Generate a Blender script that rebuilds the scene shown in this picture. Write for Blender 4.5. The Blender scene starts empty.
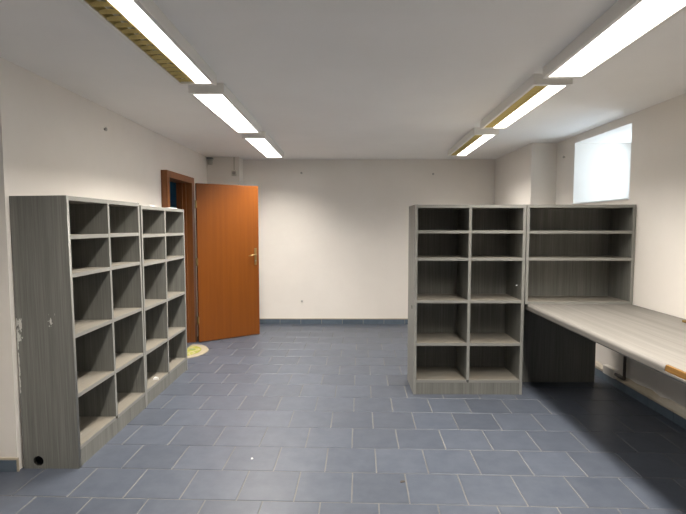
import bpy, bmesh, math, random
from mathutils import Vector, Matrix
random.seed(7)
PI = math.pi
S = bpy.context.scene
COL = S.collection

# ------------------------------------------------------------------ camera
FPX, CX, CY, VPX, VPY, HC = 475.0, 343.0, 257.0, 346.5, 225.0, 1.45
pitch = math.atan((CY - VPY) / FPX)
yaw = math.atan((CX - VPX) / math.hypot(FPX, CY - VPY))
cam = bpy.data.cameras.new('camera')
cam.sensor_width = 36.0
cam.lens = FPX / 686.0 * 36.0
cam.clip_start = 0.02
camo = bpy.data.objects.new('camera', cam)
camo.location = (0, 0, HC)
camo.rotation_euler = (PI / 2 - pitch, 0, -yaw)
COL.objects.link(camo)
S.camera = camo

# ------------------------------------------------------------------ light and exposure
vs = S.view_settings
vs.view_transform = 'Standard'
vs.look = 'None'
vs.gamma = 1.0
vs.use_curve_mapping = False
vs.exposure = 0.24

LAMP_W = 17.6        # watts of one lit tube, straight down through its louvre
LAMP_SPREAD = math.radians(130)
LAMP_COL = (1.0, 0.935, 0.86)
PANEL_E = 5.0        # radiance of the lit louvre itself
SKY_E = 8.5
SKY_COL = (0.73, 0.85, 1.0)

w = bpy.data.worlds.new('world')
S.world = w
w.use_nodes = True
w.node_tree.nodes['Background'].inputs[0].default_value = (*SKY_COL, 1)
w.node_tree.nodes['Background'].inputs[1].default_value = SKY_E
portal = bpy.data.lights.new('window_portal', 'AREA')
portal.shape = 'RECTANGLE'
portal.size = 0.98
portal.size_y = 0.64
portal.cycles.is_portal = True
po = bpy.data.objects.new('window_portal', portal)
po.location = (3.135, 4.62, 1.99)
po.rotation_euler = (0, PI / 2, 0)
po.rotation_euler = Vector((-1, 0, 0)).to_track_quat('-Z', 'Z').to_euler()
COL.objects.link(po)

# ------------------------------------------------------------------ room measures (metres)
H = 2.39
YB = 6.90            # back wall
YR = -2.60           # wall behind the camera
XL = -1.94           # left wall behind the shelves
XLN = -2.35          # left wall near the camera
YLJ = 2.700          # where the left wall steps back
XRF = 2.13           # right wall, far stretch
XR = 2.42            # right wall behind the desk
YRJ = 5.55
DY0, DY1, DZ = 5.05, 5.80, 1.955   # door opening
WY0, WY1, WZ0, WZ1 = 4.11, 5.12, 1.668, 2.315   # window opening

# ------------------------------------------------------------------ materials
def mat(name):
    m = bpy.data.materials.new(name)
    m.use_nodes = True
    nt = m.node_tree
    return m, nt, nt.nodes, nt.links, nt.nodes['Principled BSDF']

def plain(name, col, rough=0.5, metal=0.0, spec=0.5):
    m, nt, N, L, b = mat(name)
    b.inputs['Base Color'].default_value = (*col, 1)
    b.inputs['Roughness'].default_value = rough
    b.inputs['Metallic'].default_value = metal
    b.inputs['Specular IOR Level'].default_value = spec
    return m

def ramp(N, stops, interp='LINEAR'):
    r = N.new('ShaderNodeValToRGB')
    r.color_ramp.interpolation = interp
    e = r.color_ramp.elements
    e[0].position, e[0].color = stops[0][0], (*stops[0][1], 1)
    e[1].position, e[1].color = stops[-1][0], (*stops[-1][1], 1)
    for p, c in stops[1:-1]:
        x = e.new(p)
        x.color = (*c, 1)
    return r

def coords(N, L, scale, kind='Object', loc=(0, 0, 0), rot=(0, 0, 0)):
    tc = N.new('ShaderNodeTexCoord')
    mp = N.new('ShaderNodeMapping')
    mp.inputs['Scale'].default_value = scale
    mp.inputs['Location'].default_value = loc
    mp.inputs['Rotation'].default_value = rot
    L.new(tc.outputs[kind], mp.inputs['Vector'])
    return mp

def noise(N, L, vec, scale, detail=3, rough=0.55, dist=0.0):
    n = N.new('ShaderNodeTexNoise')
    n.inputs['Scale'].default_value = scale
    n.inputs['Detail'].default_value = detail
    n.inputs['Roughness'].default_value = rough
    n.inputs['Distortion'].default_value = dist
    L.new(vec.outputs['Vector'], n.inputs['Vector'])
    return n

def mixc(N, L, fac, a, b, mode='MIX'):
    x = N.new('ShaderNodeMix')
    x.data_type = 'RGBA'
    x.blend_type = mode
    for sock, v in ((x.inputs[0], fac), (x.inputs[6], a), (x.inputs[7], b)):
        if hasattr(v, 'is_output'):
            L.new(v, sock)
        elif isinstance(v, tuple):
            sock.default_value = (*v, 1)
        else:
            sock.default_value = v
    return x.outputs[2]

def bump(N, L, b, h, strength, dist=0.01):
    bp = N.new('ShaderNodeBump')
    bp.inputs['Strength'].default_value = strength
    bp.inputs['Distance'].default_value = dist
    L.new(h, bp.inputs['Height'])
    L.new(bp.outputs[0], b.inputs['Normal'])

def plaster(name, c0, c1, rough=0.9):
    m, nt, N, L, b = mat(name)
    v = coords(N, L, (1, 1, 1))
    n = noise(N, L, v, 1.4, 5, 0.6)
    r = ramp(N, [(0.3, c0), (0.7, c1)])
    L.new(n.outputs['Fac'], r.inputs[0])
    L.new(r.outputs[0], b.inputs['Base Color'])
    b.inputs['Roughness'].default_value = rough
    b.inputs['Specular IOR Level'].default_value = 0.25
    n2 = noise(N, L, v, 55, 4, 0.6)
    bump(N, L, b, n2.outputs['Fac'], 0.10, 0.006)
    return m

def laminate(name, axis, c0=(0.152, 0.152, 0.136), c1=(0.232, 0.231, 0.210), dust=None, scuff=False, rough=0.48):
    m, nt, N, L, b = mat(name)
    sc = {'x': (2.2, 130, 130), 'y': (130, 2.2, 130), 'z': (130, 130, 2.2)}[axis]
    v = coords(N, L, sc)
    n = noise(N, L, v, 1.0, 4, 0.62)
    r = ramp(N, [(0.32, c0), (0.68, c1)])
    L.new(n.outputs['Fac'], r.inputs[0])
    sc2 = tuple(x * 0.12 for x in sc)
    v2 = coords(N, L, sc2)
    n2 = noise(N, L, v2, 1.0, 2)
    r2 = ramp(N, [(0.3, (0.86, 0.86, 0.86)), (0.7, (1.1, 1.1, 1.1))])
    L.new(n2.outputs['Fac'], r2.inputs[0])
    col = mixc(N, L, 1.0, r.outputs[0], r2.outputs[0], 'MULTIPLY')
    if dust:
        v3 = coords(N, L, (6, 6, 6))
        n3 = noise(N, L, v3, 1.0, 4)
        r3 = ramp(N, [(0.25, (0.35, 0.35, 0.35)), (0.75, (0.75, 0.75, 0.75))])
        L.new(n3.outputs['Fac'], r3.inputs[0])
        col = mixc(N, L, r3.outputs[0], col, dust)
    if scuff:
        # paint rubbed off along the rear edge and a few knocks on the face
        tc = N.new('ShaderNodeTexCoord')
        sx = N.new('ShaderNodeSeparateXYZ')
        L.new(tc.outputs['Object'], sx.inputs[0])
        def band(sock, lo, hi, soft):
            a = N.new('ShaderNodeMapRange')
            a.interpolation_type = 'SMOOTHSTEP'
            a.inputs[1].default_value = lo - soft
            a.inputs[2].default_value = lo + soft
            L.new(sock, a.inputs[0])
            c = N.new('ShaderNodeMapRange')
            c.interpolation_type = 'SMOOTHSTEP'
            c.inputs[1].default_value = hi - soft
            c.inputs[2].default_value = hi + soft
            c.inputs[3].default_value = 1
            c.inputs[4].default_value = 0
            L.new(sock, c.inputs[0])
            mm = N.new('ShaderNodeMath')
            mm.operation = 'MULTIPLY'
            L.new(a.outputs[0], mm.inputs[0])
            L.new(c.outputs[0], mm.inputs[1])
            return mm.outputs[0]
        def mul(a, c):
            mm = N.new('ShaderNodeMath')
            mm.operation = 'MULTIPLY'
            L.new(a, mm.inputs[0])
            L.new(c, mm.inputs[1])
            return mm.outputs[0]
        vv = coords(N, L, (1, 1, 0.5))
        nn = noise(N, L, vv, 42, 4, 0.6)
        def patch(y0, y1, z0, z1, th, soft):
            reg = mul(band(sx.outputs['Y'], y0, y1, 0.008), band(sx.outputs['Z'], z0, z1, soft))
            mm = N.new('ShaderNodeMath')
            mm.operation = 'MULTIPLY'
            L.new(reg, mm.inputs[0])
            L.new(nn.outputs['Fac'], mm.inputs[1])
            g = N.new('ShaderNodeMath')
            g.operation = 'GREATER_THAN'
            g.inputs[1].default_value = th
            L.new(mm.outputs[0], g.inputs[0])
            return g.outputs[0]
        f = patch(0.290, 0.36, 0.76, 0.93, 0.475, 0.03)
        for a in ((0.319, 0.36, 0.45, 0.80, 0.43, 0.03), (0.095, 0.150, 0.85, 0.95, 0.555, 0.008)):
            mx = N.new('ShaderNodeMath')
            mx.operation = 'MAXIMUM'
            L.new(f, mx.inputs[0])
            L.new(patch(*a), mx.inputs[1])
            f = mx.outputs[0]
        col = mixc(N, L, f, col, (0.66, 0.65, 0.60))
    L.new(col, b.inputs['Base Color'])
    b.inputs['Roughness'].default_value = 0.48
    b.inputs['Specular IOR Level'].default_value = 0.35
    bump(N, L, b, n.outputs['Fac'], 0.05, 0.002)
    m.node_tree.nodes['Principled BSDF'].inputs['Roughness'].default_value = rough
    return m

def wood(name, axis, c0, c1, rough=0.35):
    m, nt, N, L, b = mat(name)
    sc = {'x': (0.8, 26, 26), 'y': (26, 0.8, 26), 'z': (26, 26, 0.8)}[axis]
    v = coords(N, L, sc)
    n = noise(N, L, v, 1.0, 5, 0.6, 0.4)
    r = ramp(N, [(0.3, c0), (0.7, c1)])
    L.new(n.outputs['Fac'], r.inputs[0])
    L.new(r.outputs[0], b.inputs['Base Color'])
    b.inputs['Roughness'].default_value = rough
    b.inputs['Specular IOR Level'].default_value = 0.4
    return m

def tile_mat(name, c0, c1, rough=0.40):
    m, nt, N, L, b = mat(name)
    oi = N.new('ShaderNodeObjectInfo')
    tc = N.new('ShaderNodeTexCoord')
    off = N.new('ShaderNodeVectorMath')
    off.operation = 'ADD'
    L.new(tc.outputs['Object'], off.inputs[0])
    L.new(oi.outputs['Location'], off.inputs[1])
    n = N.new('ShaderNodeTexNoise')
    n.inputs['Scale'].default_value = 9
    n.inputs['Detail'].default_value = 5
    n.inputs['Roughness'].default_value = 0.65
    L.new(off.outputs[0], n.inputs['Vector'])
    r = ramp(N, [(0.28, c0), (0.72, c1)])
    L.new(n.outputs['Fac'], r.inputs[0])
    mr = N.new('ShaderNodeMapRange')
    mr.inputs[3].default_value = 0.90
    mr.inputs[4].default_value = 1.08
    L.new(oi.outputs['Random'], mr.inputs[0])
    cb = N.new('ShaderNodeCombineColor')
    for i in range(3):
        L.new(mr.outputs[0], cb.inputs[i])
    col = mixc(N, L, 1.0, r.outputs[0], cb.outputs[0], 'MULTIPLY')
    L.new(col, b.inputs['Base Color'])
    b.inputs['Roughness'].default_value = rough
    b.inputs['Specular IOR Level'].default_value = 0.45
    n2 = N.new('ShaderNodeTexNoise')
    n2.inputs['Scale'].default_value = 60
    L.new(off.outputs[0], n2.inputs['Vector'])
    bump(N, L, b, n2.outputs['Fac'], 0.06, 0.003)
    return m

M = {}
M['wall'] = plaster('wall_plaster', (0.82, 0.775, 0.715), (0.87, 0.825, 0.765))
M['ceil'] = plaster('ceiling_plaster', (0.88, 0.865, 0.84), (0.92, 0.905, 0.88))
M['grout'] = plaster('floor_grout', (0.13, 0.13, 0.125), (0.25, 0.24, 0.22))
M['tile'] = tile_mat('blue_grey_tile', (0.062, 0.074, 0.098), (0.090, 0.103, 0.129))
M['skirt'] = tile_mat('blue_skirting_tile', (0.085, 0.115, 0.15), (0.125, 0.16, 0.195))
M['dirt'] = plaster('dirty_plaster_edge', (0.38, 0.31, 0.20), (0.60, 0.54, 0.44))
M['lam_z'] = laminate('grey_laminate_upright', 'z')
M['lam_x'] = laminate('grey_laminate_flat', 'x', dust=(0.26, 0.225, 0.175))
M['lam_s'] = laminate('grey_laminate_scuffed', 'z', scuff=True)
M['lam_desk'] = laminate('grey_laminate_desk', 'y', (0.182, 0.171, 0.153), (0.222, 0.209, 0.188), rough=0.62)
M['edge'] = plain('grey_edge_band', (0.262, 0.260, 0.238), 0.45)
M['dark'] = plain('dark_hole', (0.02, 0.018, 0.015), 0.8)
M['door'] = wood('orange_wood_veneer', 'z', (0.185, 0.050, 0.0045), (0.222, 0.065, 0.006))
M['door_frame'] = wood('brown_wood_frame', 'z', (0.20, 0.070, 0.020), (0.27, 0.100, 0.032))
M['brass'] = plain('aged_brass', (0.38, 0.27, 0.12), 0.35, 0.9)
M['steel'] = plain('dull_steel', (0.42, 0.39, 0.34), 0.4, 0.8)
M['enamel'] = plain('white_lamp_enamel', (0.82, 0.80, 0.75), 0.45)
M['plug'] = plain('grey_wall_plug', (0.46, 0.44, 0.40), 0.6)
M['plastic'] = plain('cream_plastic', (0.60, 0.57, 0.50), 0.45)
M['greyplastic'] = plain('grey_plastic', (0.35, 0.34, 0.31), 0.5)
M['gold'] = plain('gold_anodised_reflector', (0.62, 0.49, 0.19), 0.30, 0.55)
M['tube_off'] = plain('unlit_tube_glass', (0.62, 0.56, 0.40), 0.25)
M['pipe'] = plain('dark_painted_pipe', (0.07, 0.06, 0.05), 0.55)
M['chip'] = wood('bare_chipboard', 'y', (0.15, 0.070, 0.010), (0.22, 0.110, 0.022), 0.8)
M['paper'] = plain('white_paper', (0.8, 0.79, 0.76), 0.8)
M['tan'] = plain('yellow_brown_wood', (0.20, 0.13, 0.04), 0.6)
M['blue'] = plaster('blue_hallway_paint', (0.20, 0.42, 0.55), (0.24, 0.46, 0.60))
M['winframe'] = plain('white_window_paint', (0.78, 0.79, 0.80), 0.4)
M['mat'] = None

def emis(name, col, e):
    m, nt, N, L, b = mat(name)
    N.remove(b)
    em = N.new('ShaderNodeEmission')
    em.inputs[0].default_value = (*col, 1)
    em.inputs[1].default_value = e
    L.new(em.outputs[0], N['Material Output'].inputs[0])
    return m
M['lit'] = emis('lit_lamp_louvre', (1.0, 0.97, 0.92), PANEL_E)

def glass():
    m, nt, N, L, b = mat('window_glass')
    N.remove(b)
    t = N.new('ShaderNodeBsdfTransparent')
    t.inputs[0].default_value = (0.95, 0.97, 0.97, 1)
    g = N.new('ShaderNodeBsdfGlossy')
    g.inputs['Roughness'].default_value = 0.02
    mx = N.new('ShaderNodeMixShader')
    mx.inputs[0].default_value = 0.07
    L.new(t.outputs[0], mx.inputs[1])
    L.new(g.outputs[0], mx.inputs[2])
    L.new(mx.outputs[0], N['Material Output'].inputs[0])
    return m
M['glass'] = glass()

# ------------------------------------------------------------------ mesh helpers
def add_box(bm, x0, x1, y0, y1, z0, z1, mi=0):
    vs_ = [bm.verts.new((x, y, z)) for x in (x0, x1) for y in (y0, y1) for z in (z0, z1)]
    fs = []
    for q in ((0, 1, 3, 2), (4, 6, 7, 5), (0, 4, 5, 1), (2, 3, 7, 6), (0, 2, 6, 4), (1, 5, 7, 3)):
        f = bm.faces.new([vs_[i] for i in q])
        f.material_index = mi
        fs.append(f)
    return vs_, fs

def add_tube(bm, pts, rad, seg=12, cap=True):
    rings = []
    n = len(pts)
    pts = [Vector(p) for p in pts]
    up = None
    for i, p in enumerate(pts):
        d = (pts[min(i + 1, n - 1)] - pts[max(i - 1, 0)]).normalized()
        if up is None:
            up = Vector((0, 0, 1)) if abs(d.z) < 0.9 else Vector((1, 0, 0))
        a = d.cross(up).normalized()
        b = a.cross(d).normalized()
        up = b
        r = rad[i] if isinstance(rad, (list, tuple)) else rad
        rings.append([bm.verts.new(p + a * (r * math.cos(t)) + b * (r * math.sin(t)))
                      for t in [2 * PI * k / seg for k in range(seg)]])
    for i in range(n - 1):
        for k in range(seg):
            bm.faces.new((rings[i][k], rings[i][(k + 1) % seg], rings[i + 1][(k + 1) % seg], rings[i + 1][k]))
    if cap:
        bm.faces.new(rings[0][::-1])
        bm.faces.new(rings[-1])

def obj(name, bm, mats, parent=None, loc=(0, 0, 0), rz=0.0, bevel=0.0, smooth=False, seg=2):
    if bevel > 0:
        bmesh.ops.bevel(bm, geom=list(bm.edges), offset=bevel, segments=seg, profile=0.5, affect='EDGES', clamp_overlap=True)
    bmesh.ops.recalc_face_normals(bm, faces=bm.faces)
    me = bpy.data.meshes.new(name)
    bm.to_mesh(me)
    bm.free()
    if not isinstance(mats, (list, tuple)):
        mats = [mats]
    for m in mats:
        me.materials.append(m)
    if smooth:
        for p in me.polygons:
            p.use_smooth = True
    o = bpy.data.objects.new(name, me)
    o.location = loc
    o.rotation_euler = (0, 0, rz)
    o.parent = parent
    COL.objects.link(o)
    return o

def box(name, x0, x1, y0, y1, z0, z1, m, parent=None, bevel=0.0, loc=(0, 0, 0), front_edge=False):
    bm = bmesh.new()
    vs_, fs = add_box(bm, x0, x1, y0, y1, z0, z1)
    if front_edge:
        fs[2].material_index = 1          # the face towards -y carries the edge band
    return obj(name, bm, m, parent, loc, bevel=bevel)

def tag(o, label, cat=None, group=None, kind=None):
    o['label'] = label
    if cat:
        o['category'] = cat
    if group:
        o['group'] = group
    if kind:
        o['kind'] = kind
    return o

def thing(name, label, cat, loc=(0, 0, 0), rz=0.0, group=None):
    o = bpy.data.objects.new(name, None)
    o.empty_display_size = 0.1
    o.location = loc
    o.rotation_euler = (0, 0, rz)
    COL.objects.link(o)
    return tag(o, label, cat, group)

def struct(name, boxes, m, label, cat):
    bm = bmesh.new()
    for b in boxes:
        add_box(bm, *b)
    return tag(obj(name, bm, m), label, cat, kind='structure')

# ------------------------------------------------------------------ the room shell
T = 0.2
TL = 0.11
XH = -3.5            # far side of the hallway behind the door
# floor: mortar bed with a tile for every tile
floor = struct('floor', [(XLN - T, XR + 0.72, YR - T, YB + T, -0.12, -0.003)], M['grout'],
               'blue-grey tiled floor laid in running bond with pale joints', 'floor')
ceiling = struct('ceiling', [(XLN - T, XR + 0.72, YR - T, YB + T, H, H + 0.15)], M['ceil'],
                 'off-white plaster ceiling carrying two rows of lamps', 'ceiling')
struct('wall_back', [(XL - T, XRF + T, YB, YB + T, 0, H)], M['wall'],
       'off-white back wall above blue skirting tiles', 'wall')
struct('wall_left', [(XL - TL, XL, YLJ, DY0, 0, H), (XL - TL, XL, DY1, YB, 0, H), (XL - TL, XL, DY0, DY1, DZ + 0.03, H),
                     (XLN, XL - TL, YLJ, YLJ + T, 0, H)], M['wall'],
       'off-white left wall behind the shelves with the doorway in it', 'wall')
struct('wall_left_near', [(XLN - T, XLN, YR, YLJ + T, 0, H)], M['wall'],
       'off-white left wall set back nearer the camera', 'wall')
struct('wall_right_far', [(XRF, XRF + T, YRJ, YB, 0, H), (XRF + T, XR + 0.72, YRJ, YRJ + T, 0, H)], M['wall'],
       'off-white right wall stepping forward behind the tall shelving', 'wall')
XO = XR + 0.72
struct('wall_right', [(XR, XO, YR, WY0, 0, H), (XR, XO, WY1, YRJ, 0, H), (XR, XO, WY0, WY1, 0, WZ0), (XR, XO, WY0, WY1, WZ1, H)],
       M['wall'], 'off-white right wall beside the desk with a deep window niche', 'wall')
struct('wall_rear', [(XLN, XR, YR - T, YR, 0, H)], M['wall'], 'off-white wall behind the camera', 'wall')
struct('wall_pilaster', [(XL, -1.49, 6.65, YB, 0, H)], M['wall'], 'off-white shallow pilaster in the corner behind the open door', 'wall')
# hallway behind the door
struct('wall_hallway', [(XH - T, XH, 3.9, 7.1, 0, H), (XH, XL - TL, 3.7, 3.9, 0, H), (XH, XL - TL, 7.1, 7.3, 0, H),
                        (XH, XL - TL, 3.9, 7.1, H, H + 0.1), (XH, XL - TL, 3.9, 7.1, -0.12, -0.006)],
       M['blue'], 'dim blue hallway seen through the doorway', 'wall')

# floor tiles
TP, TG = 0.305, 0.006
def tile_mesh(x0, x1, y0, y1, name='tile'):
    bm = bmesh.new()
    c = 0.0018
    lo = [bm.verts.new(p) for p in ((x0, y0, -0.006), (x1, y0, -0.006), (x1, y1, -0.006), (x0, y1, -0.006))]
    md = [bm.verts.new(p) for p in ((x0, y0, -c), (x1, y0, -c), (x1, y1, -c), (x0, y1, -c))]
    hi = [bm.verts.new(p) for p in ((x0 + c, y0 + c, 0), (x1 - c, y0 + c, 0), (x1 - c, y1 - c, 0), (x0 + c, y1 - c, 0))]
    for a, b in ((lo, md), (md, hi)):
        for k in range(4):
            bm.faces.new((a[k], a[(k + 1) % 4], b[(k + 1) % 4], b[k]))
    bm.faces.new(hi)
    bmesh.ops.recalc_face_normals(bm, faces=bm.faces)
    me = bpy.data.meshes.new(name)
    bm.to_mesh(me)
    bm.free()
    me.materials.append(M['tile'])
    return me

full = tile_mesh(-TP / 2 + TG / 2, TP / 2 - TG / 2, -TP / 2 + TG / 2, TP / 2 - TG / 2)
TA = 0.028            # the tiling is laid slightly askew to the walls
ca, sa = math.cos(TA), math.sin(TA)
rest_bm = bmesh.new()
placed = 0
for k in range(-18, 17):
    v = 2.395 + (k + 0.5) * TP
    ph = (0.33 if k % 2 else 0.855) * TP + random.uniform(-0.006, 0.006)
    for j_ in range(-10, 11):
        u = ph + (j_ + 0.5) * TP
        x, y = u * ca + v * sa, v * ca - u * sa
        lo = XL if y > YLJ + 0.15 else XLN
        hi = XRF if y > YRJ + 0.15 else XR
        if not (lo - 0.13 < x < hi + 0.13 and YR - 0.13 < y < YB + 0.13):
            continue
        if y > 1.9 and placed < 299:
            o = bpy.data.objects.new('tile', full)
            o.location = (x, y, random.uniform(-0.0005, 0.0))
            o.rotation_euler = (0, 0, -TA)
            o.parent = floor
            COL.objects.link(o)
            placed += 1
        else:
            h_ = TP / 2 - TG / 2
            vs_, fs_ = add_box(rest_bm, -h_, h_, -h_, h_, -0.006, 0.0)
            bmesh.ops.rotate(rest_bm, verts=vs_, cent=(0, 0, 0), matrix=Matrix.Rotation(-TA, 3, 'Z'))
            bmesh.ops.translate(rest_bm, verts=vs_, vec=(x, y, 0))
o = obj('tile_field', rest_bm, M['tile'], floor)
o['kind'] = 'stuff'
print('tiles', placed)

# skirting tiles: each run is a mortar strip with tiles on it
def skirting(name, label, a, b, nrm, h=0.072, phase=0.0):
    a, b, nrm = Vector(a), Vector(b), Vector(nrm)
    d = (b - a)
    ln = d.length
    d.normalize()
    bm = bmesh.new()
    def bx(s0, s1, t0, t1, z0, z1, bmx):
        p = [a + d * s + nrm * t for s in (s0, s1) for t in (t0, t1)]
        lo = [bmx.verts.new((q.x, q.y, z0)) for q in (p[0], p[1], p[3], p[2])]
        hi = [bmx.verts.new((q.x, q.y, z1)) for q in (p[0], p[1], p[3], p[2])]
        bmx.faces.new(lo[::-1])
        bmx.faces.new(hi)
        for k in range(4):
            bmx.faces.new((lo[k], lo[(k + 1) % 4], hi[(k + 1) % 4], hi[k]))
    bx(0, ln, 0, 0.005, 0.0, h, bm)
    bx(0, ln, 0, 0.009, h, h + 0.010, bm)
    root = tag(obj(name, bm, M['dirt']), label, 'skirting', kind='structure')
    s = -phase
    while s < ln - 0.01:
        s0, s1 = max(s, 0) + 0.002, min(s + 0.305, ln) - 0.002
        if s1 - s0 > 0.02:
            tb = bmesh.new()
            bx(s0, s1, 0.0045, 0.011, 0.001, h - 0.001 + random.uniform(-0.002, 0.001), tb)
            obj('tile', tb, M['skirt'], root)
        s += 0.305
skirting('baseboard_back', 'blue tile skirting along the back wall', (-1.485, YB, 0), (XRF, YB, 0), (0, -1, 0), phase=0.1)
skirting('baseboard_left', 'blue tile skirting on the step of the left wall', (XLN, YLJ, 0), (XL + 0.010, YLJ, 0), (0, -1, 0), phase=0.2)
skirting('baseboard_right', 'blue tile skirting below the desk wall', (XR, YR, 0), (XR, YRJ, 0), (-1, 0, 0), phase=0.07)
skirting('baseboard_right_far', 'blue tile skirting hidden behind the tall shelving', (XRF, YRJ + 0.02, 0), (XRF, YB - 0.02, 0), (-1, 0, 0))
# rough plaster left over the skirting under the desk
bm = bmesh.new()
prev = None
random.seed(3)
n = 46
rows = []
for i in range(n + 1):
    y = 0.9 + (YRJ - 0.95) * i / n - 0.0
    d = 0.016 + random.uniform(0, 0.010)
    h = 0.125 + random.uniform(-0.012, 0.012)
    rows.append([bm.verts.new(p) for p in ((XR, y, 0.083), (XR - d, y, 0.083), (XR - d - 0.003, y, 0.10), (XR - d * 0.6, y, h), (XR, y, h + 0.012))])
for r0, r1 in zip(rows[:-1], rows[1:]):
    for k in range(5):
        bm.faces.new((r0[k], r0[(k + 1) % 5], r1[(k + 1) % 5], r1[k]))
bm.faces.new(rows[0]); bm.faces.new(rows[-1][::-1])
tag(obj('trim_1', bm, plaster('patched_plaster', (0.42, 0.36, 0.26), (0.66, 0.61, 0.52))), 'rough pale plaster ledge over the skirting under the desk', 'trim', kind='structure')

# ------------------------------------------------------------------ window niche
win = tag(obj('window_1', (lambda b: (add_box(b, 3.03, 3.09, WY0, WY1, WZ0, WZ0 + 0.06), add_box(b, 3.03, 3.09, WY0, WY1, WZ1 - 0.06, WZ1),
          add_box(b, 3.03, 3.09, WY0, WY0 + 0.06, WZ0 + 0.06, WZ1 - 0.06), add_box(b, 3.03, 3.09, WY1 - 0.06, WY1, WZ0 + 0.06, WZ1 - 0.06), b)[-1])(bmesh.new()), M['winframe']),
          'small high daylit window deep in its niche above the desk hutch', 'window', kind='structure')
sash = bmesh.new()
ym = (WY0 + WY1) / 2
for y0, y1 in ((WY0 + 0.06, ym), (ym, WY1 - 0.06)):
    sash = bmesh.new()
    z0, z1 = WZ0 + 0.06, WZ1 - 0.06
    f = 0.04
    add_box(sash, 3.035, 3.075, y0, y1, z0, z0 + f)
    add_box(sash, 3.035, 3.075, y0, y1, z1 - f, z1)
    add_box(sash, 3.035, 3.075, y0, y0 + f, z0 + f, z1 - f)
    add_box(sash, 3.035, 3.075, y1 - f, y1, z0 + f, z1 - f)
    so = obj('sash', sash, M['winframe'], win)
    box('pane', 3.052, 3.056, y0 + f, y1 - f, z0 + f, z1 - f, M['glass'], so)
box('sill_board', XR - 0.012, 3.03, WY0, WY1, WZ0 - 0.0, WZ0 + 0.012, M['winframe'], win)

# ------------------------------------------------------------------ door
XF = -1.875          # face of the casing
fr = tag(obj('door_1', (lambda b: (
    add_box(b, XL - 0.005, XF, DY0 - 0.055, DY0 + 0.012, 0, DZ + 0.07),
    add_box(b, XL - 0.005, XF, DY1 - 0.012, DY1 + 0.08, 0, DZ + 0.07),
    add_box(b, XL - 0.005, XF, DY0 + 0.012, DY1 - 0.012, DZ, DZ + 0.07), b)[-1])(bmesh.new()), M['door_frame']),
    'brown wooden door frame in the left wall', 'door frame', kind='structure')
jb = bmesh.new()
add_box(jb, XL - TL - 0.01, XL - 0.005, DY0, DY0 + 0.03, 0, DZ + 0.03)
add_box(jb, XL - TL - 0.01, XL - 0.005, DY1 - 0.03, DY1, 0, DZ + 0.03)
add_box(jb, XL - TL - 0.01, XL - 0.005, DY0 + 0.03, DY1 - 0.03, DZ, DZ + 0.03)
obj('jamb_lining', jb, M['door_frame'], fr)
sb = bmesh.new()
add_box(sb, XL - 0.06, XL - 0.045, DY1 - 0.045, DY1 - 0.03, 0, DZ)
add_box(sb, XL - 0.06, XL - 0.045, DY0 + 0.03, DY0 + 0.045, 0, DZ)
obj('door_stop', sb, M['door_frame'], fr)

HX, HY = -1.815, 5.765
ang = math.atan2(6.225 - HY, -1.145 - HX)
leaf = thing('door_leaf', 'orange-brown wooden door standing open into the room', 'door', (HX, HY, 0.0), ang)
box('panel', 0.0, 0.805, -0.0, 0.04, 0.008, DZ, M['door'], leaf, bevel=0.003)
lip = bmesh.new()
for zc in (0.28, 1.0, 1.70):
    hb = bmesh.new()
    add_tube(hb, [(-0.012, 0.0, zc - 0.05), (-0.012, 0.0, zc - 0.045), (-0.012, 0.0, zc + 0.045), (-0.012, 0.0, zc + 0.05)], [0.005, 0.008, 0.008, 0.005], 10)
    add_box(hb, -0.012, 0.004, -0.003, 0.003, zc - 0.04, zc + 0.04)
    obj('hinge', hb, M['brass'], leaf, smooth=False)
lip.free()
# long backplate with lever on both faces
for side, yy in ((-1, 0.0), (1, 0.04)):
    pb = bmesh.new()
    add_box(pb, 0.740, 0.774, min(yy, yy + side * 0.007), max(yy, yy + side * 0.007), 0.93, 1.15)
    plate = obj('back_plate', pb, M['brass'], leaf, bevel=0.0025)
    lb = bmesh.new()
    y1 = yy + side * 0.05
    add_tube(lb, [(0.756, yy + side * 0.003, 1.065), (0.756, yy + side * 0.03, 1.065), (0.752, y1 - side * 0.006, 1.065), (0.735, y1, 1.064),
                  (0.69, y1, 1.060), (0.648, y1 - side * 0.006, 1.052)], [0.011, 0.009, 0.009, 0.009, 0.008, 0.006], 10)
    obj('lever', lb, M['brass'], plate, smooth=True)
    kb = bmesh.new()
    add_tube(kb, [(0.756, yy + side * 0.004, 0.985), (0.756, yy + side * 0.010, 0.985)], 0.010, 14)
    obj('keyhole_cover', kb, M['steel'], plate)
box('lock_edge', 0.8045, 0.8065, 0.008, 0.032, 0.93, 1.15, M['steel'], leaf)

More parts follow.
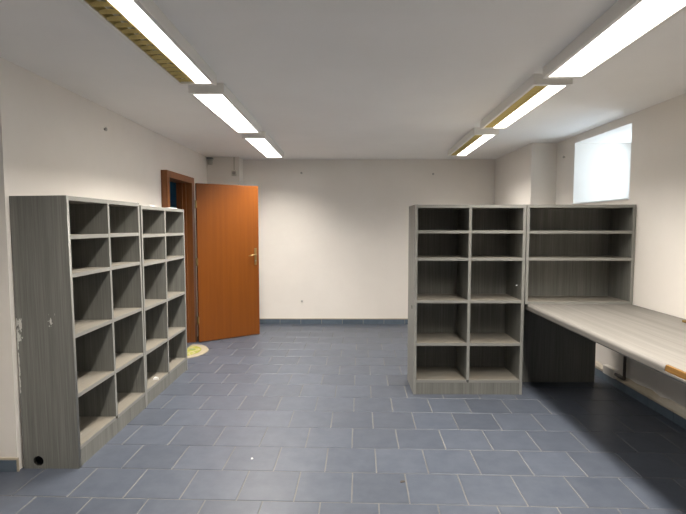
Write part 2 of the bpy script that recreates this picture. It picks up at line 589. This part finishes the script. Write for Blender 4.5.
# ------------------------------------------------------------------ ceiling lamps
def lamp(label, x, y0, y1, rz, lit, group='twin-tube ceiling lamps'):
    """lit: tuple of booleans for the left and right tube"""
    W, D, ln = 0.236, 0.066, y1 - y0
    t = thing('ceiling_lamp', label, 'lamp', (x, (y0 + y1) / 2, H - D), rz, group)
    b = bmesh.new()
    hw, hl = W / 2, ln / 2
    xs = 0.0 if lit[0] == lit[1] else -0.010
    add_box(b, -hw, hw, -hl, hl, D - 0.006, D)
    add_box(b, -hw, -hw + 0.021, -hl, hl, 0, D - 0.006)
    add_box(b, hw - 0.021, hw, -hl, hl, 0, D - 0.006)
    add_box(b, -hw + 0.021, hw - 0.021, -hl, -hl + 0.035, 0, D - 0.006)
    add_box(b, -hw + 0.021, hw - 0.021, hl - 0.035, hl, 0, D - 0.006)
    obj('housing', b, M['enamel'], t)
    box('spine', xs - 0.004, xs + 0.004, -hl + 0.035, hl - 0.035, 0.0095, D - 0.008, M['gold'], t)
    iy = hl - 0.036
    for k, on in enumerate(lit):
        xa, xb = (-hw + 0.0215, xs - 0.0045) if k == 0 else (xs + 0.0045, hw - 0.0215)
        xc, r = (xa + xb) / 2, (xb - xa) / 2
        # trough reflector
        rb = bmesh.new()
        prof = [(xc + r * math.cos(a), 0.006 + 0.046 * math.sin(a) ** 0.8) for a in [PI * i / 12 for i in range(13)]]
        lo = [rb.verts.new((px, -iy, pz)) for px, pz in prof]
        hi = [rb.verts.new((px, iy, pz)) for px, pz in prof]
        for i in range(12):
            rb.faces.new((lo[i], lo[i + 1], hi[i + 1], hi[i]))
        obj('reflector', rb, M['gold'], t, smooth=True)
        tb = bmesh.new()
        add_tube(tb, [(xc, -iy, 0.030), (xc, iy, 0.030)], 0.013, 12)
        obj('tube', tb, M['lit'] if on else M['tube_off'], t, smooth=True)
        if on:
            ea, eb = (xa, xb + 0.0045 * lit[1]) if k == 0 else (xa - 0.0045 * lit[0], xb)
            box('lit_louvre', ea, eb, -iy, iy, 0.006, 0.009, M['lit'], t)
            l = bpy.data.lights.new('tube_light', 'AREA')
            l.shape = 'RECTANGLE'
            l.size = (xb - xa) * 0.96
            l.size_y = iy * 2 * 0.98
            l.energy = LAMP_W
            l.color = LAMP_COL
            l.spread = LAMP_SPREAD
            lo_ = bpy.data.objects.new('tube_light', l)
            lo_.location = (xc, 0, 0.004)
            lo_.parent = t
            COL.objects.link(lo_)
        else:
            nb = 20
            src = None
            for i in range(nb):
                yy = -iy + (i + 0.5) * 2 * iy / nb
                if src is None:
                    vb = bmesh.new()
                    # blade: wedge that is thick at the top, thin at the lower edge, dipping in the middle
                    m_ = 6
                    ring = []
                    for q in range(m_ + 1):
                        u = -1 + 2 * q / m_
                        px = xc + u * (r - 0.001)
                        zt = 0.006 + 0.008 * (1 - abs(u))
                        ring.append([vb.verts.new((px, -0.012, zt + 0.006)), vb.verts.new((px, 0.012, zt + 0.006)), vb.verts.new((px, 0.001, 0.003)), vb.verts.new((px, -0.001, 0.003))])
                    for q in range(m_):
                        for e in range(4):
                            vb.faces.new((ring[q][e], ring[q][(e + 1) % 4], ring[q + 1][(e + 1) % 4], ring[q + 1][e]))
                    vb.faces.new(ring[0]); vb.faces.new(ring[-1][::-1])
                    src = obj('louvre_blade', vb, M['gold'], t, (0, yy, 0))
                else:
                    c = src.copy()
                    c.location = (0, yy, 0)
                    COL.objects.link(c)
                    c.parent = t
    return t

LX = -0.932
lamp('white ceiling lamp with one dark gold louvre, nearest in view in the left row', LX, 1.63, 3.04, 0, (False, True))
lamp('fully lit white ceiling lamp, second in the left row', LX, 3.21, 4.60, 0, (True, True))
lamp('fully lit white ceiling lamp, farthest of the left row near the open door', LX, 4.84, 6.28, 0, (True, True))
lamp('white ceiling lamp of the left row behind the camera', LX, 0.03, 1.44, 0, (True, False))
def rx(y):
    return 1.176 + 0.040 * y
RZ = -0.040
lamp('fully lit white ceiling lamp, nearest in view in the right row', rx(2.22), 1.52, 2.92, RZ, (True, True))
lamp('white ceiling lamp with a dark gold left louvre, second in the right row', rx(3.72) - 0.012, 3.03, 4.42, RZ, (False, True))
lamp('white ceiling lamp with a dark gold left louvre, farthest of the right row', rx(5.40) - 0.012, 4.67, 6.14, RZ, (False, True))
lamp('white ceiling lamp of the right row behind the camera', rx(0.7), 0.0, 1.41, RZ, (True, False))

# ------------------------------------------------------------------ shelving
LEV = (1.404, 1.174, 0.814, 0.447, 0.127)      # upper faces of the shelves
def panel_with_hole(name, y0, y1, z0, z1, x0, x1, hy, hz, hr, m, parent):
    cu = bpy.data.curves.new(name, 'CURVE')
    cu.dimensions = '2D'
    cu.fill_mode = 'BOTH'
    cu.extrude = (x1 - x0) / 2
    sp = cu.splines.new('POLY')
    pts = [(y0, z0), (y1, z0), (y1, z1), (y0, z1)]
    sp.points.add(3)
    for p, q in zip(sp.points, pts):
        p.co = (*q, 0, 1)
    sp.use_cyclic_u = True
    sp = cu.splines.new('POLY')
    sp.points.add(23)
    for i, p in enumerate(sp.points):
        a = 2 * PI * i / 24
        p.co = (hy + hr * math.cos(a), hz + hr * math.sin(a), 0, 1)
    sp.use_cyclic_u = True
    tmp = bpy.data.objects.new('tmp', cu)
    COL.objects.link(tmp)
    dg = bpy.context.evaluated_depsgraph_get()
    me = bpy.data.meshes.new_from_object(tmp.evaluated_get(dg))
    bpy.data.objects.remove(tmp)
    # curve plane (u, v, w) -> (y, z, x)
    bm = bmesh.new()
    bm.from_mesh(me)
    bpy.data.meshes.remove(me)
    bmesh.ops.remove_doubles(bm, verts=bm.verts, dist=1e-5)
    for v in bm.verts:
        u, vv, ww = v.co
        v.co = ((x0 + x1) / 2 + ww, u, vv)
    bmesh.ops.recalc_face_normals(bm, faces=bm.faces)
    for f in bm.faces:
        f.material_index = 1 if f.normal.y < -0.9 and abs(f.calc_center_median().y - y0) < 1e-3 else 0
    return obj(name, bm, m, parent)

def bookcase(label, loc, rz, W, D=0.337, hole=False, scuff=False, group=None, LEV=LEV, Ht=1.62):
    t = 0.024
    root = thing('bookcase', label, 'bookcase', loc, rz, group)
    V, F = [M['lam_z'], M['edge']], [M['lam_x'], M['edge']]
    if hole:
        panel_with_hole('side_panel', 0.0, D, 0.0, Ht, 0.0, t, 0.243, 0.048, 0.031, [M['lam_s'] if scuff else M['lam_z'], M['edge']], root)
        rb = bmesh.new()
        add_tube(rb, [(0.003, 0.243, 0.048), (0.02, 0.243, 0.048)], 0.0305, 20, cap=False)
        obj('cable_hole_lining', rb, M['dark'], root)
    else:
        box('side_panel', 0, t, 0, D, 0, Ht, V, root, front_edge=True)
    box('side_panel', W - t, W, 0, D, 0, Ht, V, root, front_edge=True)
    box('top_panel', t, W - t, 0, D, Ht - t - 0.003, Ht - 0.001, F, root, front_edge=True)
    box('back_panel', t, W - t, D - 0.01, D - 0.002, 0.10, Ht - t - 0.003, M['lam_z'], root)
    box('divider', W / 2 - t / 2, W / 2 + t / 2, 0.001, D - 0.01, 0.127, Ht - t - 0.003, V, root, front_edge=True)
    for z in LEV:
        for a, b in ((t, W / 2 - t / 2), (W / 2 + t / 2, W - t)):
            box('shelf', a, b, 0.002, D - 0.01, z - t, z, F, root, front_edge=True)
    box('plinth', t, W - t, 0.004, 0.022, 0.0, 0.127 - t, M['lam_z'], root)
    return root

near = bookcase('tall grey laminate bookcase with scuffed side panel, nearest on the left wall', (-1.593, 2.730, 0), PI / 2, 0.962, D=0.330, LEV=(1.391, 1.166, 0.806, 0.447, 0.127), hole=True, scuff=True, group='grey laminate bookcases')
near.rotation_euler = (-0.0095, 0, PI / 2)      # rests back against the wall
bookcase('tall grey laminate bookcase on the left wall next to the doorway', (-1.600, 3.703, 0), PI / 2, 0.982, Ht=1.603, LEV=(1.374, 1.148, 0.792, 0.436, 0.127), group='grey laminate bookcases')
rb_ = bookcase('tall grey laminate bookcase standing at the far end of the desk', (0.573, 3.99, 0), 0, 0.928, D=0.40, group='grey laminate bookcases')
# cable hole in its left side
hb = bmesh.new()
add_tube(hb, [(-0.002, 0.13, 0.735), (0.004, 0.13, 0.735)], 0.016, 14)
obj('screw_hole', hb, M['dark'], rb_)
pb = bmesh.new()
add_tube(pb, [(0.9035, 0.10, 0.93), (0.891, 0.10, 0.93)], 0.005, 8)
obj('shelf_pin', pb, M['paper'], rb_)

# ------------------------------------------------------------------ desk and hutch
DX0, DX1, DZT = 1.532, XR - 0.004, 0.78
DYN, DYF = 0.95, 4.345
desk = thing('desk', 'long grey laminate desk with rounded front edge along the right wall', 'desk', (DX0, DYN, 0))
tb = bmesh.new()
Wd, Ld, th = DX1 - DX0, DYF - DYN, 0.055
R_ = 0.022
prof = [(Wd, DZT), (Wd, DZT - th)]
prof += [(R_ * 0.5, DZT - th), (0.003, DZT - th + 0.005), (0.0, DZT - th + 0.012)]
prof += [(R_ - R_ * math.cos(a), DZT - R_ + R_ * math.sin(a)) for a in [PI / 2 * i / 6 for i in range(7)]]
e0, e1 = 0.60, 1.31      # stretch of the front edge where the band has come off
def slab(y0, y1, pr):
    lo = [tb.verts.new((x, y0, z)) for x, z in pr]
    hi = [tb.verts.new((x, y1, z)) for x, z in pr]
    nn = len(pr)
    for k in range(nn):
        tb.faces.new((lo[k], lo[(k + 1) % nn], hi[(k + 1) % nn], hi[k]))
    tb.faces.new(lo)
    tb.faces.new(hi[::-1])
bare = [(Wd, DZT), (Wd, DZT - th), (R_ * 0.5, DZT - th), (0.003, DZT - th + 0.005), (0.0, DZT - th + 0.012), (0.0, DZT - th + 0.022), (0.016, DZT - th + 0.024), (0.018, DZT)]
slab(0, e0, prof)
slab(e0, e1, bare)
slab(e1, Ld, prof)
top = obj('desktop', tb, M['lam_desk'], desk)
cb = bmesh.new()
m_ = 20
rows = []
for i in range(m_ + 1):
    y = e0 + (e1 - e0) * i / m_
    d = 0.002 + random.uniform(0, 0.003)
    rows.append([cb.verts.new((0.017, y, DZT - 0.0008)), cb.verts.new((d + 0.003, y, DZT - 0.002)), cb.verts.new((d, y, DZT - th + 0.0245)), cb.verts.new((0.017, y, DZT - th + 0.0245))])
for a, b in zip(rows[:-1], rows[1:]):
    for k in range(4):
        cb.faces.new((a[k], a[(k + 1) % 4], b[(k + 1) % 4], b[k]))
cb.faces.new(rows[0]); cb.faces.new(rows[-1][::-1])
tag(obj('bare_edge', cb, M['chip'], top), 'bare orange chipboard where the edge band is missing')
box('end_panel', 0.0, 0.76, Ld - 0.026, Ld - 0.002, 0, DZT - th, M['lam_z'], desk)
box('end_panel', 0.05, 0.80, 0.03, 0.054, 0, DZT - th, M['lam_z'], desk)

HW = 0.905
hutch = thing('desk_hutch', 'grey laminate open hutch with two shelves standing on the desk', 'shelf', (1.508, 3.992, DZT))
Hh, t, Dh = 1.62 - DZT, 0.022, 0.345
V, F = [M['lam_z'], M['edge']], [M['lam_x'], M['edge']]
hx0 = 0.034
box('side_panel', 0.0, 0.024, 0, Dh, 0.0005, Hh, V, hutch, front_edge=True)
box('side_panel', HW - 0.024, HW, 0, Dh, 0.0005, Hh, V, hutch, front_edge=True)
box('top_panel', 0.024, HW - 0.024, 0, Dh, Hh - 0.025, Hh - 0.001, F, hutch, front_edge=True)
box('bottom_panel', 0.024, HW - 0.024, 0.001, Dh, 0.0005, 0.024, F, hutch, front_edge=True)
for z in (1.402 - DZT, 1.175 - DZT):
    box('shelf', 0.024, HW - 0.024, 0.002, Dh - 0.01, z - 0.024, z, F, hutch, front_edge=True)
box('back_panel', 0.024, HW - 0.024, Dh - 0.01, Dh - 0.002, 0.024, Hh - 0.025, M['lam_z'], hutch)

# ------------------------------------------------------------------ small things
# pipe under the desk
pp = thing('heating_pipe', 'thin dark vertical pipe on the wall under the desk', 'pipe', (XR - 0.045, 4.0, 0))
b = bmesh.new()
add_tube(b, [(0, 0, 0.13), (0, 0, DZT - 0.057)], 0.012, 12)
obj('riser', b, M['pipe'], pp, smooth=True)
b = bmesh.new()
add_tube(b, [(0, 0.0, 0.15), (0, 0.01, 0.138), (0, 0.04, 0.135), (0, 0.13, 0.135)], [0.016, 0.018, 0.016, 0.014], 12)
obj('elbow', b, M['pipe'], pp, smooth=True)
b = bmesh.new()
add_box(b, 0.0, 0.045, -0.012, 0.012, 0.40, 0.42)
obj('bracket', b, M['pipe'], pp)
b = bmesh.new()
add_box(b, XR - 0.05, XR, 4.15, 4.335, 0.085, 0.165)
tag(obj('pipe_box', b, M['wall'], bevel=0.008), 'pale boxed-in pipe stub on the skirting behind the dark pipe', 'pipe cover')

# detector and junction box on the pilaster
d = thing('motion_detector', 'small white detector high in the corner above the open door', 'detector', (-1.885, 6.65, 2.28))
b = bmesh.new()
add_box(b, -0.03, 0.03, -0.045, 0, 0.0, 0.075)
obj('body', b, M['plastic'], d, bevel=0.008)
b = bmesh.new()
add_box(b, -0.04, 0.04, -0.06, 0, 0.077, 0.098)
obj('bracket', b, M['greyplastic'], d, bevel=0.004)
b = bmesh.new()
add_tube(b, [(0, -0.043, 0.03), (0, -0.052, 0.03)], [0.02, 0.012], 14)
obj('lens', b, M['plastic'], d)
j = thing('junction_box', 'small grey junction box with cable above the open door leaf', 'junction box', (-1.555, 6.65, 2.13))
b = bmesh.new()
add_box(b, -0.035, 0.035, -0.035, 0, 0.0, 0.075)
obj('body', b, M['plastic'], j, bevel=0.008)
b = bmesh.new()
add_tube(b, [(0, -0.033, 0.04), (0, -0.041, 0.04)], [0.026, 0.022], 16)
obj('cap', b, M['greyplastic'], j)
b = bmesh.new()
add_box(b, -0.012, 0.012, -0.012, 0, 0.074, H - 2.13 - 0.002)
obj('cable_duct', b, M['plastic'], j)

# wall plugs and screws
def plug(label, p, n):
    b = bmesh.new()
    p, n = Vector(p), Vector(n)
    add_tube(b, [p, p + n * 0.012, p + n * 0.014, p + n * 0.020], [0.010, 0.010, 0.016, 0.011], 10)
    tag(obj('wall_screw', b, M['plug']), label, 'screw', 'screws left in the walls')
plug('screw high on the back wall near the farthest left lamp', (-0.648, YB, 2.197), (0, -1, 0))
plug('screw high on the back wall near the farthest right lamp', (1.243, YB, 2.181), (0, -1, 0))
plug('screw low on the back wall near the open door', (-0.652, YB, 0.338), (0, -1, 0))
plug('screw high on the left wall above the bookcases', (XL, 3.85, 2.215), (1, 0, 0))
plug('screw on the right wall beside the window niche', (XR, 5.345, 2.202), (-1, 0, 0))

# doormat: half-moon on the threshold
def mat_material():
    m, nt, N, L, b = mat('doormat_print')
    v = coords(N, L, (1, 1, 1))
    n = noise(N, L, v, 9, 3, 0.5, 0.6)
    r = ramp(N, [(0.0, (0.18, 0.21, 0.02)), (0.42, (0.32, 0.32, 0.04)), (0.50, (0.44, 0.39, 0.22)), (0.60, (0.24, 0.26, 0.03)), (1.0, (0.40, 0.36, 0.12))])
    L.new(n.outputs['Fac'], r.inputs[0])
    L.new(r.outputs[0], b.inputs['Base Color'])
    b.inputs['Roughness'].default_value = 0.95
    n2 = noise(N, L, v, 300, 2)
    bump(N, L, b, n2.outputs['Fac'], 0.5, 0.004)
    return m
M['mat'] = mat_material()
M['matrim'] = plain('cream_mat_border', (0.36, 0.31, 0.22), 0.95)
def half_moon(bm, ax, ay, z0, z1, x0=0.0):
    pts = [(x0, -ay)] + [(x0 + ax * math.sin(a), -ay * math.cos(a)) for a in [PI * i / 32 for i in range(1, 32)]] + [(x0, ay)]
    lo = [bm.verts.new((x, y, z0)) for x, y in pts]
    hi = [bm.verts.new((x * 0.985 + x0 * 0.015, y * 0.985, z1)) for x, y in pts]
    k = len(pts)
    bm.faces.new(lo[::-1]); bm.faces.new(hi)
    for i in range(k):
        bm.faces.new((lo[i], lo[(i + 1) % k], hi[(i + 1) % k], hi[i]))
dm = thing('doormat', 'half-moon doormat in cream, yellow and green at the doorway', 'doormat', (-1.868, 5.345, 0))
b = bmesh.new(); half_moon(b, 0.275, 0.315, 0.001, 0.009)
obj('border', b, M['matrim'], dm)
b = bmesh.new(); half_moon(b, 0.19, 0.235, 0.009, 0.012, 0.004)
obj('centre', b, M['mat'], dm)
b = bmesh.new()
add_tube(b, [(0.085, 0.06, 0.012), (0.085, 0.06, 0.0145)], 0.035, 14)
tag(obj('motif', b, plain('green_motif', (0.20, 0.27, 0.10), 0.95), dm), 'dark green flower print')

# scraps
def scrap(name, label, cat, p, sx, sy, rz, h=0.002, m='paper', group=None):
    b = bmesh.new()
    q = [(-sx, -sy * 0.7, 0), (sx * 0.8, -sy, 0), (sx, sy * 0.6, 0), (-sx * 0.2, sy, 0), (-sx * 0.9, sy * 0.5, 0)]
    lo = [b.verts.new(v) for v in q]
    hi = [b.verts.new((x * 0.9, y * 0.9, h * (1 + 0.6 * (i % 2)))) for i, (x, y, z) in enumerate(q)]
    b.faces.new(lo[::-1]); b.faces.new(hi)
    for i in range(5):
        b.faces.new((lo[i], lo[(i + 1) % 5], hi[(i + 1) % 5], hi[i]))
    tag(obj(name, b, M[m], None, p, rz), label, cat, group)
scrap('paper_scrap', 'crumpled white paper scrap on the bottom shelf of the bookcase by the door', 'paper', (-1.635, 3.985, 0.1275), 0.022, 0.014, 0.4, 0.014)
scrap('paper_scrap', 'white paper scrap on top of the bookcase by the door, nearer the camera', 'paper', (-1.63, 3.93, 1.6028), 0.035, 0.07, 0.1, 0.005)
scrap('paper_scrap', 'white paper scrap on top of the bookcase by the door, nearer the doorway', 'paper', (-1.63, 4.42, 1.6028), 0.035, 0.10, -0.1, 0.005)
scrap('paper_scrap', 'tiny white crumb on the blue floor tiles left of centre', 'paper', (-0.586, 2.855, 0.0008), 0.007, 0.006, 0.3, 0.004)
scrap('debris', 'small dark dirt spot on the floor tiles in front of the tall bookcase', 'dirt', (0.318, 2.60, 0.0008), 0.016, 0.010, 0.3, 0.002, 'pipe')
b = bmesh.new()
add_box(b, -0.02, 0.02, -0.03, 0.03, 0.0, 0.016)
tag(obj('wood_block', b, M['tan'], None, (2.34, 3.235, DZT + 0.0005), 0.15, bevel=0.004), 'small yellow-brown wooden block on the desk against the wall', 'block')
